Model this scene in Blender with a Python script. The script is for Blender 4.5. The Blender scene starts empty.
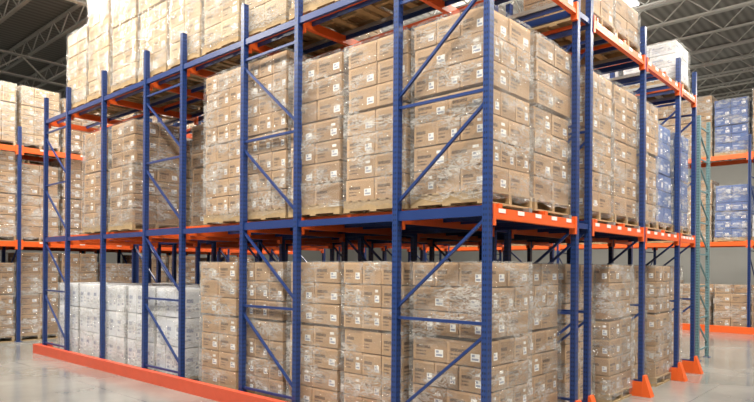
import bpy, math, random
from mathutils import Vector, Matrix, Quaternion
R = random.Random(7)
sc = bpy.context.scene
sc.view_settings.view_transform = 'Standard'
sc.view_settings.look = 'None'

# ---------------------------------------------------------------- materials
def newmat(name):
    m = bpy.data.materials.new(name); m.use_nodes = True
    nt = m.node_tree; nt.nodes.clear()
    out = nt.nodes.new('ShaderNodeOutputMaterial')
    b = nt.nodes.new('ShaderNodeBsdfPrincipled')
    nt.links.new(b.outputs[0], out.inputs[0])
    return m, nt, b, out
def N(nt, t, **kw):
    n = nt.nodes.new(t)
    for k, v in kw.items(): setattr(n, k, v)
    return n
def math_(nt, op, a, b=None, c=None):
    n = nt.nodes.new('ShaderNodeMath'); n.operation = op
    for i, x in enumerate((a, b, c)):
        if x is None: continue
        if isinstance(x, (int, float)): n.inputs[i].default_value = x
        else: nt.links.new(x, n.inputs[i])
    return n.outputs[0]
def mixc(nt, f, a, b):
    n = nt.nodes.new('ShaderNodeMix'); n.data_type = 'RGBA'
    for i, x in ((0, f), (6, a), (7, b)):
        if isinstance(x, (int, float)): n.inputs[i].default_value = x
        elif isinstance(x, tuple): n.inputs[i].default_value = (*x, 1)
        else: nt.links.new(x, n.inputs[i])
    return n.outputs[2]
def rect(nt, u, v, u0, u1, v0, v1):
    a = math_(nt, 'GREATER_THAN', u, u0); b = math_(nt, 'LESS_THAN', u, u1)
    c = math_(nt, 'GREATER_THAN', v, v0); d = math_(nt, 'LESS_THAN', v, v1)
    return math_(nt, 'MULTIPLY', math_(nt, 'MULTIPLY', a, b), math_(nt, 'MULTIPLY', c, d))
def uvs(nt):
    tc = N(nt, 'ShaderNodeTexCoord'); s = N(nt, 'ShaderNodeSeparateXYZ')
    nt.links.new(tc.outputs['UV'], s.inputs[0]); return tc, s.outputs[0], s.outputs[1]
def noise(nt, tc, scale, detail=3, out='Object'):
    n = N(nt, 'ShaderNodeTexNoise'); n.inputs['Scale'].default_value = scale
    n.inputs['Detail'].default_value = detail
    nt.links.new(tc.outputs[out], n.inputs['Vector']); return n.outputs['Fac']
def ramp(nt, f, p0, p1, c0=(0,0,0), c1=(1,1,1)):
    r = N(nt, 'ShaderNodeValToRGB'); e = r.color_ramp.elements
    e[0].position = p0; e[1].position = p1; e[0].color = (*c0, 1); e[1].color = (*c1, 1)
    nt.links.new(f, r.inputs[0]); return r.outputs[0]
def attr(nt, name):
    a = N(nt, 'ShaderNodeAttribute'); a.attribute_name = name; return a.outputs['Fac']

def carton_mat(name, ca, cb, printc, label=(.86,.86,.84), pf=.6):
    m, nt, b, o = newmat(name)
    tc, u, v = uvs(nt); t = attr(nt, 'tint')
    oi = N(nt, 'ShaderNodeObjectInfo').outputs['Random']
    tt = math_(nt, 'ADD', math_(nt, 'MULTIPLY', t, .4), math_(nt, 'MULTIPLY', oi, .6))
    col = mixc(nt, tt, ca, cb)
    nz = noise(nt, tc, 9, 4)
    col = mixc(nt, math_(nt, 'MULTIPLY', nz, .3), col, tuple(x*.6 for x in ca))
    tape = math_(nt, 'MAXIMUM', rect(nt, u, v, -.1, 1.1, .9, 1.1), rect(nt, u, v, .0, .07, -.1, 1.1))
    col = mixc(nt, math_(nt, 'MULTIPLY', tape, .35), col, tuple(min(1, x*1.5) for x in ca))
    mp = N(nt, 'ShaderNodeMapping'); mp.inputs['Scale'].default_value = (30, 10, 1)
    nt.links.new(tc.outputs['UV'], mp.inputs[0])
    ch = N(nt, 'ShaderNodeTexNoise'); ch.inputs['Scale'].default_value = 1.3
    nt.links.new(mp.outputs[0], ch.inputs['Vector'])
    glyph = math_(nt, 'GREATER_THAN', ch.outputs['Fac'], .42)
    pr = math_(nt, 'MAXIMUM', rect(nt, u, v, .10, .52, .52, .66), rect(nt, u, v, .10, .38, .22, .29))
    pr = math_(nt, 'MAXIMUM', pr, rect(nt, u, v, .10, .38, .37, .43))
    col = mixc(nt, math_(nt, 'MULTIPLY', math_(nt, 'MULTIPLY', pr, glyph), pf), col, printc)
    lv = attr(nt, 'lab')
    has = math_(nt, 'GREATER_THAN', lv, .2)
    lb = rect(nt, u, v, .66, .90, .20, .52)
    col = mixc(nt, math_(nt, 'MULTIPLY', lb, has), col, label)
    tx = math_(nt, 'MAXIMUM', rect(nt, u, v, .69, .87, .25, .33), rect(nt, u, v, .69, .77, .38, .48))
    col = mixc(nt, math_(nt, 'MULTIPLY', math_(nt, 'MULTIPLY', tx, has), .75), col, (.09,.13,.28))
    has2 = math_(nt, 'GREATER_THAN', lv, .78)
    l2 = rect(nt, u, v, .68, .84, .66, .78)
    col = mixc(nt, math_(nt, 'MULTIPLY', l2, has2), col, label)
    nt.links.new(col, b.inputs['Base Color'])
    b.inputs['Roughness'].default_value = .6
    bp = N(nt, 'ShaderNodeBump'); bp.inputs['Strength'].default_value = .35
    nt.links.new(noise(nt, tc, 6, 3), bp.inputs['Height']); nt.links.new(bp.outputs[0], b.inputs['Normal'])
    return m
M_CART = carton_mat('cardboard', (.49,.315,.175), (.27,.162,.085), (.06,.035,.025), pf=.85)
M_CARTB = carton_mat('cardboard_pale', (.60,.455,.30), (.40,.28,.17), (.10,.07,.045), pf=.75)
M_WHITE = carton_mat('white_carton', (.80,.82,.86), (.66,.70,.78), (.10,.14,.30), (.9,.9,.9), .7)
M_BLUE = carton_mat('blue_carton', (.05,.11,.33), (.09,.17,.42), (.7,.75,.85), (.85,.85,.88), .6)

def simple(name, c, rough=.5, metal=0, nscale=0, namt=.2, coat=0):
    m, nt, b, o = newmat(name)
    b.inputs['Roughness'].default_value = rough; b.inputs['Metallic'].default_value = metal
    b.inputs['Coat Weight'].default_value = coat
    tc = N(nt, 'ShaderNodeTexCoord')
    f = noise(nt, tc, nscale or 5, 4)
    col = mixc(nt, math_(nt, 'MULTIPLY', f, namt), c, tuple(x*.45 for x in c))
    nt.links.new(col, b.inputs['Base Color']); return m
M_WOOD = simple('pallet_wood', (.50,.35,.19), .8, 0, 14, .8)
M_ORANGE = simple('orange_paint', (.82,.125,.02), .38, 0, 4, .25)
M_RED = simple('red_orange_guard_paint', (.66,.09,.04), .42, 0, 6, .45)
M_BLUEP = simple('blue_paint', (.012,.038,.17), .35, 0, 5, .2)
M_TEAL = simple('teal_paint', (.14,.25,.28), .45, 0, 5, .3)
M_STEEL = simple('galvanised_steel', (.42,.43,.44), .45, .6, 12, .4)
M_LABEL = simple('label_paper', (.82,.82,.80), .6, 0, 30, .15)
M_JOIST = simple('joist_paint', (.72,.72,.68), .6, 0, 3, .2)

def post_mat(name, c):
    m, nt, b, o = newmat(name)
    tc, u, v = uvs(nt)
    fr = math_(nt, 'FRACT', math_(nt, 'MULTIPLY', v, 1/.0508))
    inb = math_(nt, 'MULTIPLY', math_(nt, 'GREATER_THAN', fr, .3), math_(nt, 'LESS_THAN', fr, .72))
    a1 = math_(nt, 'LESS_THAN', math_(nt, 'ABSOLUTE', math_(nt, 'SUBTRACT', u, .3)), .1)
    a2 = math_(nt, 'LESS_THAN', math_(nt, 'ABSOLUTE', math_(nt, 'SUBTRACT', u, .7)), .1)
    h = math_(nt, 'MULTIPLY', inb, math_(nt, 'MAXIMUM', a1, a2))
    f = noise(nt, tc, 4, 4)
    col = mixc(nt, math_(nt, 'MULTIPLY', f, .25), c, tuple(x*.5 for x in c))
    col = mixc(nt, math_(nt, 'MULTIPLY', h, .9), col, (.004,.006,.015))
    nt.links.new(col, b.inputs['Base Color']); b.inputs['Roughness'].default_value = .33
    return m
M_POST = post_mat('blue_perforated_upright', (.015,.046,.19))
M_POSTT = post_mat('teal_perforated_upright', (.15,.27,.30))

# stretch film
m, nt, b, o = newmat('stretch_film'); M_FILM = m
tc = N(nt, 'ShaderNodeTexCoord')
oi = N(nt, 'ShaderNodeObjectInfo').outputs['Random']
va = N(nt, 'ShaderNodeVectorMath'); va.operation='ADD'
cb = N(nt, 'ShaderNodeCombineXYZ'); nt.links.new(math_(nt,'MULTIPLY',oi,37.0), cb.inputs[0]); nt.links.new(math_(nt,'MULTIPLY',oi,11.0), cb.inputs[2])
mp = N(nt, 'ShaderNodeMapping'); mp.inputs['Scale'].default_value = (2.2, 2.2, 6); mp.inputs['Rotation'].default_value = (.55,.5,0)
nt.links.new(tc.outputs['Object'], mp.inputs[0])
nt.links.new(mp.outputs[0], va.inputs[0]); nt.links.new(cb.outputs[0], va.inputs[1])
nz = N(nt, 'ShaderNodeTexNoise'); nz.inputs['Scale'].default_value = 2.4; nz.inputs['Detail'].default_value = 7; nz.inputs['Distortion'].default_value = 2.6; nz.inputs['Roughness'].default_value=.6
nt.links.new(va.outputs[0], nz.inputs['Vector'])
big = N(nt, 'ShaderNodeTexNoise'); big.inputs['Scale'].default_value = .9; nt.links.new(va.outputs[0], big.inputs['Vector'])
rid = math_(nt,'SUBTRACT',1.0, math_(nt,'MULTIPLY', math_(nt,'ABSOLUTE', math_(nt,'SUBTRACT', nz.outputs['Fac'], .5)), 10.0))
rid = math_(nt,'MAXIMUM', rid, 0.0)
f2 = ramp(nt, big.outputs['Fac'], .44, .62)
fac = math_(nt,'ADD', .035, math_(nt,'MULTIPLY', math_(nt,'ADD', math_(nt,'MULTIPLY',rid,.9), .14), math_(nt,'MULTIPLY', math_(nt,'ADD',.14,f2), .52)))
tr = N(nt, 'ShaderNodeBsdfTransparent')
b.inputs['Base Color'].default_value = (.92,.91,.89,1); b.inputs['Roughness'].default_value = .14
bp = N(nt, 'ShaderNodeBump'); bp.inputs['Strength'].default_value = 1; bp.inputs['Distance'].default_value = .13
nt.links.new(nz.outputs['Fac'], bp.inputs['Height']); nt.links.new(bp.outputs[0], b.inputs['Normal'])
mx = N(nt, 'ShaderNodeMixShader'); nt.links.new(fac, mx.inputs[0]); nt.links.new(tr.outputs[0], mx.inputs[1]); nt.links.new(b.outputs[0], mx.inputs[2])
gl = N(nt, 'ShaderNodeBsdfGlossy'); gl.inputs['Roughness'].default_value=.17; nt.links.new(bp.outputs[0], gl.inputs['Normal'])
mx2 = N(nt, 'ShaderNodeMixShader'); mx2.inputs[0].default_value=.10
nt.links.new(mx.outputs[0], mx2.inputs[1]); nt.links.new(gl.outputs[0], mx2.inputs[2])
nt.links.new(mx2.outputs[0], o.inputs[0])

# concrete
m, nt, b, o = newmat('polished_concrete'); M_FLOOR = m
tc = N(nt, 'ShaderNodeTexCoord')
n1 = noise(nt, tc, .8, 6); n2 = noise(nt, tc, 18, 3)
col = ramp(nt, n1, .3, .75, (.19,.188,.18), (.32,.316,.305))
col = mixc(nt, math_(nt, 'MULTIPLY', n2, .3), col, (.15,.15,.145))
s = N(nt, 'ShaderNodeSeparateXYZ'); nt.links.new(tc.outputs['Object'], s.inputs[0])
for ax, off in ((0, 1.3), (1, 1.1)):
    fr = math_(nt, 'FRACT', math_(nt, 'MULTIPLY', math_(nt, 'ADD', s.outputs[ax], 40+off), 1/4.5))
    ln = math_(nt, 'LESS_THAN', fr, .003)
    col = mixc(nt, math_(nt, 'MULTIPLY', ln, .5), col, (.08,.08,.08))
nt.links.new(col, b.inputs['Base Color'])
nt.links.new(ramp(nt, n1, .3, .8, (.10,.10,.10), (.26,.26,.26)), b.inputs['Roughness'])

# corrugated deck
m, nt, b, o = newmat('metal_roof_deck'); M_DECK = m
tc = N(nt, 'ShaderNodeTexCoord')
w = N(nt, 'ShaderNodeTexWave'); w.bands_direction = 'Y'; w.inputs['Scale'].default_value = 1.3
nt.links.new(tc.outputs['Object'], w.inputs['Vector'])
nt.links.new(mixc(nt, w.outputs['Fac'], (.24,.24,.22), (.40,.395,.37)), b.inputs['Base Color'])
b.inputs['Roughness'].default_value = .6
M_WALL = simple('painted_wall_panel', (.60,.60,.58), .7, 0, 1, .2)
m, nt, b, o = newmat('lamp_diffuser'); M_LAMP = m
b.inputs['Emission Color'].default_value = (1, .97, .9, 1); b.inputs['Emission Strength'].default_value = 6

# ---------------------------------------------------------------- mesh builder
class MB:
    def __init__(s): s.v=[]; s.f=[]; s.m=[]; s.uv=[]; s.t=[]; s.l=[]; s.mats=[]
    def mi(s, m):
        if m not in s.mats: s.mats.append(m)
        return s.mats.index(m)
    def hexa(s, P, mat, uvm='unit', tint=0, lab=0, skip=()):
        o = len(s.v); s.v += [tuple(p) for p in P]
        mi = s.mi(mat)
        F = [(0,1,5,4),(1,2,6,5),(2,3,7,6),(3,0,4,7),(3,2,1,0),(4,5,6,7)]
        for i, q in enumerate(F):
            if i in skip: continue
            s.f.append(tuple(o+k for k in q)); s.m.append(mi); s.t.append(tint)
            s.l.append(lab if i < 4 else 0)
            if uvm == 'unit':
                s.uv += [0,0,1,0,1,1,0,1] if i < 4 else [.5,.05]*4
            else:
                h = (Vector(P[q[3]])-Vector(P[q[0]])).length
                s.uv += [0,0,1,0,1,h,0,h] if i < 4 else [0,0,0,0,0,0,0,0]
    def box(s, a, b, mat, **k):
        x0,y0,z0 = a; x1,y1,z1 = b
        s.hexa([(x0,y0,z0),(x1,y0,z0),(x1,y1,z0),(x0,y1,z0),(x0,y0,z1),(x1,y0,z1),(x1,y1,z1),(x0,y1,z1)], mat, **k)
    def bar(s, p0, p1, w, d, mat):
        p0=Vector(p0); p1=Vector(p1); dr=(p1-p0).normalized()
        up=Vector((0,0,1)) if abs(dr.z)<.95 else Vector((1,0,0))
        a=dr.cross(up).normalized()*w/2; b=a.cross(dr).normalized()*d/2
        s.hexa([p0-a-b,p0+a-b,p0+a+b,p0-a+b,p1-a-b,p1+a-b,p1+a+b,p1-a+b], mat)
    def mesh(s, name):
        me = bpy.data.meshes.new(name); me.from_pydata(s.v, [], s.f)
        for m in s.mats: me.materials.append(m)
        me.polygons.foreach_set('material_index', s.m)
        u = me.uv_layers.new(name='UVMap'); u.data.foreach_set('uv', s.uv)
        a = me.attributes.new('tint','FLOAT','FACE'); a.data.foreach_set('value', s.t)
        a = me.attributes.new('lab','FLOAT','FACE'); a.data.foreach_set('value', s.l)
        me.update(); return me
def put(me, name, loc=(0,0,0), rz=0):
    ob = bpy.data.objects.new(name, me); ob.location = loc; ob.rotation_euler = (0,0,rz)
    sc.collection.objects.link(ob); return ob

# ---------------------------------------------------------------- pallet loads
W = .85
def make_load(name, rows, ch=.232, nx=2, ny=3, mat=M_CART, brk=4, film=True, seed=0, w=W, alt=False, miss=0):
    r = random.Random(seed); mb = MB(); h = w/2
    for y in (-h+.045, 0, h-.045): mb.box((-h,y-.045,0),(h,y+.045,.018), M_WOOD)
    for x in (-h+.03, 0, h-.03): mb.box((x-.025,-h,.018),(x+.025,h,.108), M_WOOD)
    nb = 7
    for i in range(nb):
        y = -h+.045+(w-.09)*i/(nb-1); mb.box((-h,y-.042,.108),(h,y+.042,.126), M_WOOD)
    z = .127; cw = w-.035
    dx=dy=0; lx=r.uniform(-.012,.012); ly=r.uniform(-.012,.012)
    H=rows*ch
    for k in range(rows):
        if k == brk:
            z += .018; dx=r.uniform(-.016,.016); dy=r.uniform(-.016,.016)
        a, c = (nx, ny) if not (alt and k%2) else (ny, nx)
        lean=(z/H)**2
        for i in range(a):
            for j in range(c):
                if k==rows-1 and r.random()<miss: continue
                jx=r.uniform(-.006,.006); jy=r.uniform(-.006,.006)
                g=.006; ox=dx+lx*lean+jx; oy=dy+ly*lean+jy
                x0=-cw/2+cw*i/a+g+ox; x1=-cw/2+cw*(i+1)/a-g+ox
                y0=-cw/2+cw*j/c+g+oy; y1=-cw/2+cw*(j+1)/c-g+oy
                zt=z+ch-.009-r.uniform(0,.006)
                mb.box((x0,y0,z),(x1,y1,zt), mat, tint=r.random(), lab=r.random())
        z += ch
    top = z
    if film:
        e = h+.004; n = 7; nz = int(top/.17)
        loop=[]
        for sx,sy,ex,ey in ((-e,-e,e,-e),(e,-e,e,e),(e,e,-e,e),(-e,e,-e,-e)):
            for i in range(n):
                t=i/n; loop.append((sx+(ex-sx)*t, sy+(ey-sy)*t, i==0))
        o=len(mb.v); L=len(loop)
        for k in range(nz+1):
            zz=.06+(top+.002-.06)*k/nz
            for x,y,cn in loop:
                q = 0 if cn else r.uniform(-.003,.014)
                dxn = (1 if abs(x)>=e-1e-6 else 0)*math.copysign(1,x); dyn=(1 if abs(y)>=e-1e-6 else 0)*math.copysign(1,y)
                mb.v.append((x+dxn*q, y+dyn*q, zz+ (r.uniform(-.03,.03) if k==0 else 0)))
        mi=mb.mi(M_FILM)
        for k in range(nz):
            for i in range(L):
                j=(i+1)%L
                mb.f.append((o+k*L+i,o+k*L+j,o+(k+1)*L+j,o+(k+1)*L+i)); mb.m.append(mi); mb.uv += [0]*8; mb.t.append(0); mb.l.append(0)
    return mb.mesh(name), top
B7 = [make_load('load_b7', 7, seed=s, nx=2, ny=3-(s%2), alt=(s%4==2)) for s in range(6)]
B8 = [make_load('load_b8', 8, seed=10+s, nx=2, ny=3-(s%2)) for s in range(4)]
B6 = [make_load('load_b6', 6, ch=.21, nx=3, ny=2, seed=20+s, mat=M_CARTB) for s in range(3)]
B9 = [make_load('load_b9', 8-(s%3)%2, ch=.235, nx=3, ny=2, seed=30+s, mat=M_CARTB) for s in range(4)]
B2 = [make_load('load_b2', 2, seed=40)]
B5 = [make_load('load_b5', 5, nx=2, ny=2, seed=50+s, mat=M_CART, miss=.3) for s in range(2)]
WH = [make_load('load_white', 3, ch=.42, nx=3, ny=3, mat=M_WHITE, brk=9, seed=60+s) for s in range(3)]
BL = [make_load('load_blue', 6, ch=.24, nx=2, ny=2, mat=M_BLUE, brk=3, seed=70+s) for s in range(2)]
WS = [make_load('load_white_s', 3, ch=.2, nx=2, ny=2, mat=M_WHITE, brk=9, seed=80)]
def load(kind, x, y, z, j=.012):
    me, t = R.choice(kind)
    nm = 'pallet_of_cartons'
    if kind in (WH, WS): nm = 'pallet_of_white_boxes'
    if kind is BL: nm = 'pallet_of_blue_boxes'
    return put(me, nm, (x+R.uniform(-j,j), y+R.uniform(-.008,.008), z), R.choice((0, math.pi))+R.uniform(-.012,.012))

# ---------------------------------------------------------------- racks
def post(mb, x, y, h, mat, w=.07, d=.062):
    t=.006
    mb.box((x-w/2,y-d/2,.008),(x+w/2,y-d/2+t,h), mat, uvm='m')
    mb.box((x-w/2,y-d/2+t,.008),(x-w/2+t,y+d/2,h), mat, uvm='m')
    mb.box((x+w/2-t,y-d/2+t,.008),(x+w/2,y+d/2,h), mat, uvm='m')
    mb.box((x-w/2+t,y+d/2-t,.008),(x-w/2+.026,y+d/2,h), mat, uvm='m')
    mb.box((x+w/2-.026,y+d/2-t,.008),(x+w/2-t,y+d/2,h), mat, uvm='m')
    mb.box((x-w/2-.03,y-d/2-.03,0),(x+w/2+.03,y+d/2+.03,.008), M_BLUEP)
    for sx in (-1,1): mb.box((x+sx*(w/2+.018)-.008,y-.008,.008),(x+sx*(w/2+.018)+.008,y+.008,.03), M_STEEL)
def frame_brace(mb, x, u0, u1, h, sgn, mat, axis='y', z0=.2, step=1.02):
    P = (lambda u,z:(x,u,z)) if axis=='y' else (lambda u,z:(u,x,z))
    z=z0
    mb.bar(P(u0,z),P(u1,z),.026,.028,mat)
    while z+step < h-.05:
        a,b2=(u0,u1) if sgn>0 else (u1,u0)
        mb.bar(P(a,z+step-.09),P(b2,z+.09),.026,.026,mat)
        z+=step
        mb.bar(P(u0,z),P(u1,z),.026,.028,mat)
def xbeam(mb, x0, x1, y, z, mat, h=.1, d=.045, labels=0):
    mb.box((x0,y-d/2,z-h),(x1,y+d/2,z-.0), mat)
    mb.box((x0,y-d/2-.012,z-h),(x1,y-d/2,z-h*.55), mat)
    for xe,s in ((x0,1),(x1,-1)):
        mb.box((min(xe,xe+s*.045),y-d/2-.018,z-h-.06),(max(xe,xe+s*.045),y+d/2+.006,z+.03), mat)
    for i in range(labels):
        xx=x0+(x1-x0)*(i+.5)/labels
        mb.box((xx-.06,y-d/2-.004,z-.043),(xx+.06,y-d/2-.0005,z-.005), M_LABEL)

L1, L2, TOP = 2.24, 4.55, 4.98
VL = [0,1.80,2.15,3.95,5.55,6.45]
UL = [0,1.02,2.50,3.52,4.95,6.0,7.44,8.90,9.96]
FR = [(0,1.02,-1),(2.5,3.52,-1),(4.95,6.0,-1),(8.9,9.96,-1)]
mb = MB()
for v in VL:
    for u in UL: post(mb, v, u, TOP, M_POST)
    for i,(a,c,s) in enumerate(FR): frame_brace(mb, v, a, c, TOP, 1 if i==0 else -1, M_BLUEP)
    if v in (0,1.8,3.95):
        for z in (L1, L2):
            mb.box((v-.02,.04,z-.08),(v+.02,9.93,z-.01), M_BLUEP)
for i in range(len(VL)-1):
    if VL[i+1]-VL[i] < .5:
        for u in UL:
            for z in (L1,L2): mb.box((VL[i]+.035,u-.02,z-.09),(VL[i+1]-.035,u+.02,z-.03), M_BLUEP)
        continue
    for u in UL:
        for z in (L1,L2):
            xbeam(mb, VL[i]+.036, VL[i+1]-.036, u, z, M_ORANGE, labels=5 if u==0 else 0)
lanes = [.47,1.36,2.62,3.50,4.37,5.13,6.0]
for c in lanes:
    for dx in (-.28,.28):
        for z in (L1,L2):
            mb.box((c+dx-.03,-.02,z),(c+dx+.03,9.98,z+.04), M_ORANGE if dx<0 else M_STEEL)
            mb.box((c+dx-.008,0.03,z-.05),(c+dx+.008,9.9,z), M_BLUEP)
for v in VL[1:]:
    x=v; mb.hexa([(x-.075,-.15,.0),(x+.075,-.15,.0),(x+.075,-.036,.0),(x-.075,-.036,.0),(x-.055,-.06,.28),(x+.055,-.06,.28),(x+.055,-.036,.28),(x-.055,-.036,.28)], M_ORANGE)
    mb.box((x-.075,-.036,0),(x-.06,.15,.2),M_ORANGE); mb.box((x+.06,-.036,0),(x+.075,.15,.2),M_ORANGE)
put(mb.mesh('pallet_rack'), 'pallet_rack')
mb=MB()
mb.box((-.16,.3,.0),(-.145,10.1,.17), M_RED); mb.box((-.145,.3,.155),(-.07,10.1,.17), M_RED); mb.box((-.145,.3,.0),(-.07,10.1,.012), M_RED)
for i in range(8): mb.box((-.145,.5+i*1.3,.012),(-.08,.512+i*1.3,.155), M_RED)
mb.box((-.16,10.1,0),(.2,10.12,.17), M_RED)
put(mb.mesh('floor_guard_rail'),'floor_guard_rail')

ZP1, ZP2 = L1+.041, L2+.041
def ld(k,c,u,z,j=.012):
    ob=load(k,c,u,z,j)
    if c in (4.37,5.13,6.0): ob.scale=(.88,1,1)
for li,c in enumerate(lanes):
    for i in range(11):
        u=.47+.915*i
        if li==0:
            if i<5: ld(B7,c,u,0)
            elif i<10: ld(WH,c,u+.32,0)
        elif li==1:
            if i<5: ld(B7,c+.02,u+(.12 if i==0 else .05),0)
            elif i<9: ld(WH,c,u+.2,0)
            else: ld(B5,c,u+.1,0)
        elif i<5: ld(B7,c,u+(.0,.1,.22,.05,.15,.0,.1)[li],0)
        elif R.random()<.6: ld(B5,c,u,0)
    for i in range(11):
        u=.47+.905*i; k=None
        if li==0:
            if i in (7,8): u=(0,0,0,0,0,0,0,6.93,7.98)[i]
            k = B7 if i<3 else (B8 if i<5 else (B7 if i in (7,8) else None))
        elif li==1: k = B7 if i<4 else (B7 if i in (5,6,8) else (B8 if i==4 else None))
        elif li in (2,3): k = B7 if R.random()<.9 else None
        elif li==4: k = B7 if i<5 else None
        else: k = BL if i<3 else (B7 if R.random()<.4 else None)
        if i==10: k=None
        if k: ld(k,c,u,ZP1)
    for i in range(11):
        u=.47+.915*i; k=None
        if li==0: k = B9 if i<9 else (B6 if i==9 else None)
        elif li==1: k = B9 if i>2 and i<9 else None
        if li==2 and i==0: k=B2
        if li==3 and i==0: k=B2
        if li==6 and i in (0,1): k=WS
        if k: ld(k,c,u,ZP2)

def sel_rack(x0, nb, y0, levels, top, axis='x', bay=2.75, depth=1.0, mat=M_POST, kinds=None, seed=1, side=1):
    r=random.Random(seed); mb=MB()
    for i in range(nb+1):
        for d in (0,depth): post(mb, i*bay, d*side, top, mat)
        frame_brace(mb, i*bay, 0, depth*side, top, 1 if i%2 else -1, M_BLUEP if mat is M_POST else M_TEAL)
    for i in range(nb):
        for d in (0,depth):
            for z in levels: xbeam(mb, i*bay+.036,(i+1)*bay-.036,d*side,z,M_ORANGE,h=.12, labels=3 if d==0 else 0)
        for z in levels:
            for q in range(3):
                cx=i*bay+.46+q*.915
                for s in (-.2,.2): mb.box((cx+s-.02,min(0,depth*side),z-.02),(cx+s+.02,max(0,depth*side),z+.0), M_STEEL)
    ob=put(mb.mesh('rack'),'pallet_rack',(x0,y0,0), 0 if axis=='x' else math.pi/2)
    for i in range(nb):
        for zi,z in enumerate((0,*levels)):
            for q in range(3):
                k=kinds(r,zi)
                if not k: continue
                lx=i*bay+.46+q*.915; ly=.5*depth*side
                if axis=='x': load(k,x0+lx,y0+ly,z+.001)
                else: load(k,x0-ly,y0+lx,z+.001)
sel_rack(-8,6,12.2,(2.24,4.35),4.8,'x',kinds=lambda r,z: r.choice((B7,B7,B8) if z<2 else (B7,B6,B9)) if r.random()<.95 else B5,seed=3)
sel_rack(-8,6,14.5,(2.24,4.35),4.8,'x',kinds=lambda r,z: r.choice((B7,B8)),seed=5)
def kr(r,z):
    if z==0: return r.choice((B7,B5,B6))
    if z==1: return r.choice((BL,WS,B7,WH,B6))
    return r.choice((BL,B6,WH,B7))
sel_rack(14.5,7,-7.6,(2.5,4.9),5.4,'y',kinds=kr,seed=8,side=-1)
mb=MB(); mb.box((14.15,-7,0),(14.2,12,.18),M_ORANGE); mb.box((14.2,-7,.165),(14.27,12,.18),M_ORANGE)
for i in range(9): mb.box((14.2,-6.5+i*2.2,0),(14.26,-6.48+i*2.2,.165),M_ORANGE)
put(mb.mesh('rail'),'floor_guard_rail')
mb=MB()
for x in (0,.7): post(mb,x,0,4.6,M_POSTT)
frame_brace(mb,0,0,.7,4.6,1,M_TEAL,axis='x',step=.6)
put(mb.mesh('f'),'rack_upright_frame',(7.95,.3,0))

# ---------------------------------------------------------------- building
CH=9.5; X0,X1,Y0,Y1=-14,27,-14,27
def slab(name,a,b,mat):
    mb=MB(); mb.box(a,b,mat); return put(mb.mesh(name),name)
slab('floor',(X0,Y0,-.2),(X1,Y1,0),M_FLOOR)
slab('ceiling',(X0,Y0,CH),(X1,Y1,CH+.15),M_DECK)
slab('wall_east',(X1,Y0,0),(X1+.2,Y1,CH),M_WALL)
slab('wall_north',(X0,Y1,0),(X1+.2,Y1+.2,CH),M_WALL)
mb=MB()
x=X0+1
while x<X1:
    zt=CH-.03; zb=CH-.6
    mb.box((x-.06,Y0,zt-.05),(x+.06,Y1,zt),M_JOIST); mb.box((x-.05,Y0,zb-.05),(x+.05,Y1,zb),M_JOIST)
    y=Y0; up=False
    while y<Y1-.3:
        mb.bar((x,y,zt-.03 if up else zb),(x,y+.6,zb if up else zt-.03),.03,.03,M_JOIST); up=not up; y+=.6
    x+=1.6
put(mb.mesh('roof_joists'),'roof_joists')
mb=MB()
for y in (-10,-2.5,5,12.5,20):
    zt=CH-.62; zb=CH-1.35
    mb.box((X0,y-.08,zt-.08),(X1,y+.08,zt-.03),M_JOIST); mb.box((X0,y-.08,zb-.06),(X1,y+.08,zb),M_JOIST)
    x=X0; up=False
    while x<X1-.5:
        mb.bar((x,y,zt-.06 if up else zb),(x+.8,y,zb if up else zt-.06),.05,.05,M_JOIST); up=not up; x+=.8
put(mb.mesh('roof_girders'),'roof_girders')

def fixture(x,y,p,rot=0):
    mb=MB()
    for sx in (-.16,.16):
        mb.hexa([(sx-.14,-.7,0),(sx+.14,-.7,0),(sx+.14,.7,0),(sx-.14,.7,0),(sx-.09,-.65,.1),(sx+.09,-.65,.1),(sx+.09,.65,.1),(sx-.09,.65,.1)],M_STEEL)
        for t in (-.06,.06): mb.box((sx+t-.018,-.66,-.04),(sx+t+.018,.66,-.005),M_LAMP)
    for yy in (-.5,.5): mb.box((-.008,yy-.008,.1),(.008,yy+.008,.7),M_STEEL)
    ob=put(mb.mesh('high_bay_light'),'high_bay_light',(x,y,8.2),rot)
    l=bpy.data.lights.new('lamp','AREA'); l.shape='RECTANGLE'; l.size=.56; l.size_y=1.3; l.energy=p; l.color=(1,.93,.80)
    lo=bpy.data.objects.new('lamp',l); lo.location=(0,0,-.06); lo.parent=ob; sc.collection.objects.link(lo)
    l=bpy.data.lights.new('uplight','AREA'); l.shape='RECTANGLE'; l.size=.56; l.size_y=1.3; l.energy=p*.22; l.color=(1,.96,.9)
    lo=bpy.data.objects.new('uplight',l); lo.location=(0,0,.16); lo.rotation_euler=(math.pi,0,0); lo.parent=ob; sc.collection.objects.link(lo)
for x in (-5,-1,3,7,11.5): fixture(x,-2.6,560)
for y in (1.5,5.5,9.5): fixture(-3.2,y,520)
for x in (-6,0,6,12): fixture(x,11,330)
for x,y in ((10.5,3),(10.5,7),(3,4.5),(20,-3),(20,6)): fixture(x,y,330)

w=bpy.data.worlds.new('w'); sc.world=w; w.use_nodes=True
bg=w.node_tree.nodes['Background']; bg.inputs[0].default_value=(1,.96,.90,1); bg.inputs[1].default_value=.26

# ---------------------------------------------------------------- camera
cam=bpy.data.cameras.new('camera'); co=bpy.data.objects.new('camera',cam); sc.collection.objects.link(co)
cam.sensor_fit='HORIZONTAL'; cam.sensor_width=36; cam.lens=36*609/754
cam.shift_y=(268-201)/754
co.location=(-4.58,-2.80,1.7)
d=Vector((.747,.665,0))
q=d.to_track_quat('-Z','Y')
co.rotation_euler=(Quaternion(d.normalized(), math.radians(-.4)) @ q).to_euler()
cam.clip_end=200
sc.camera=co
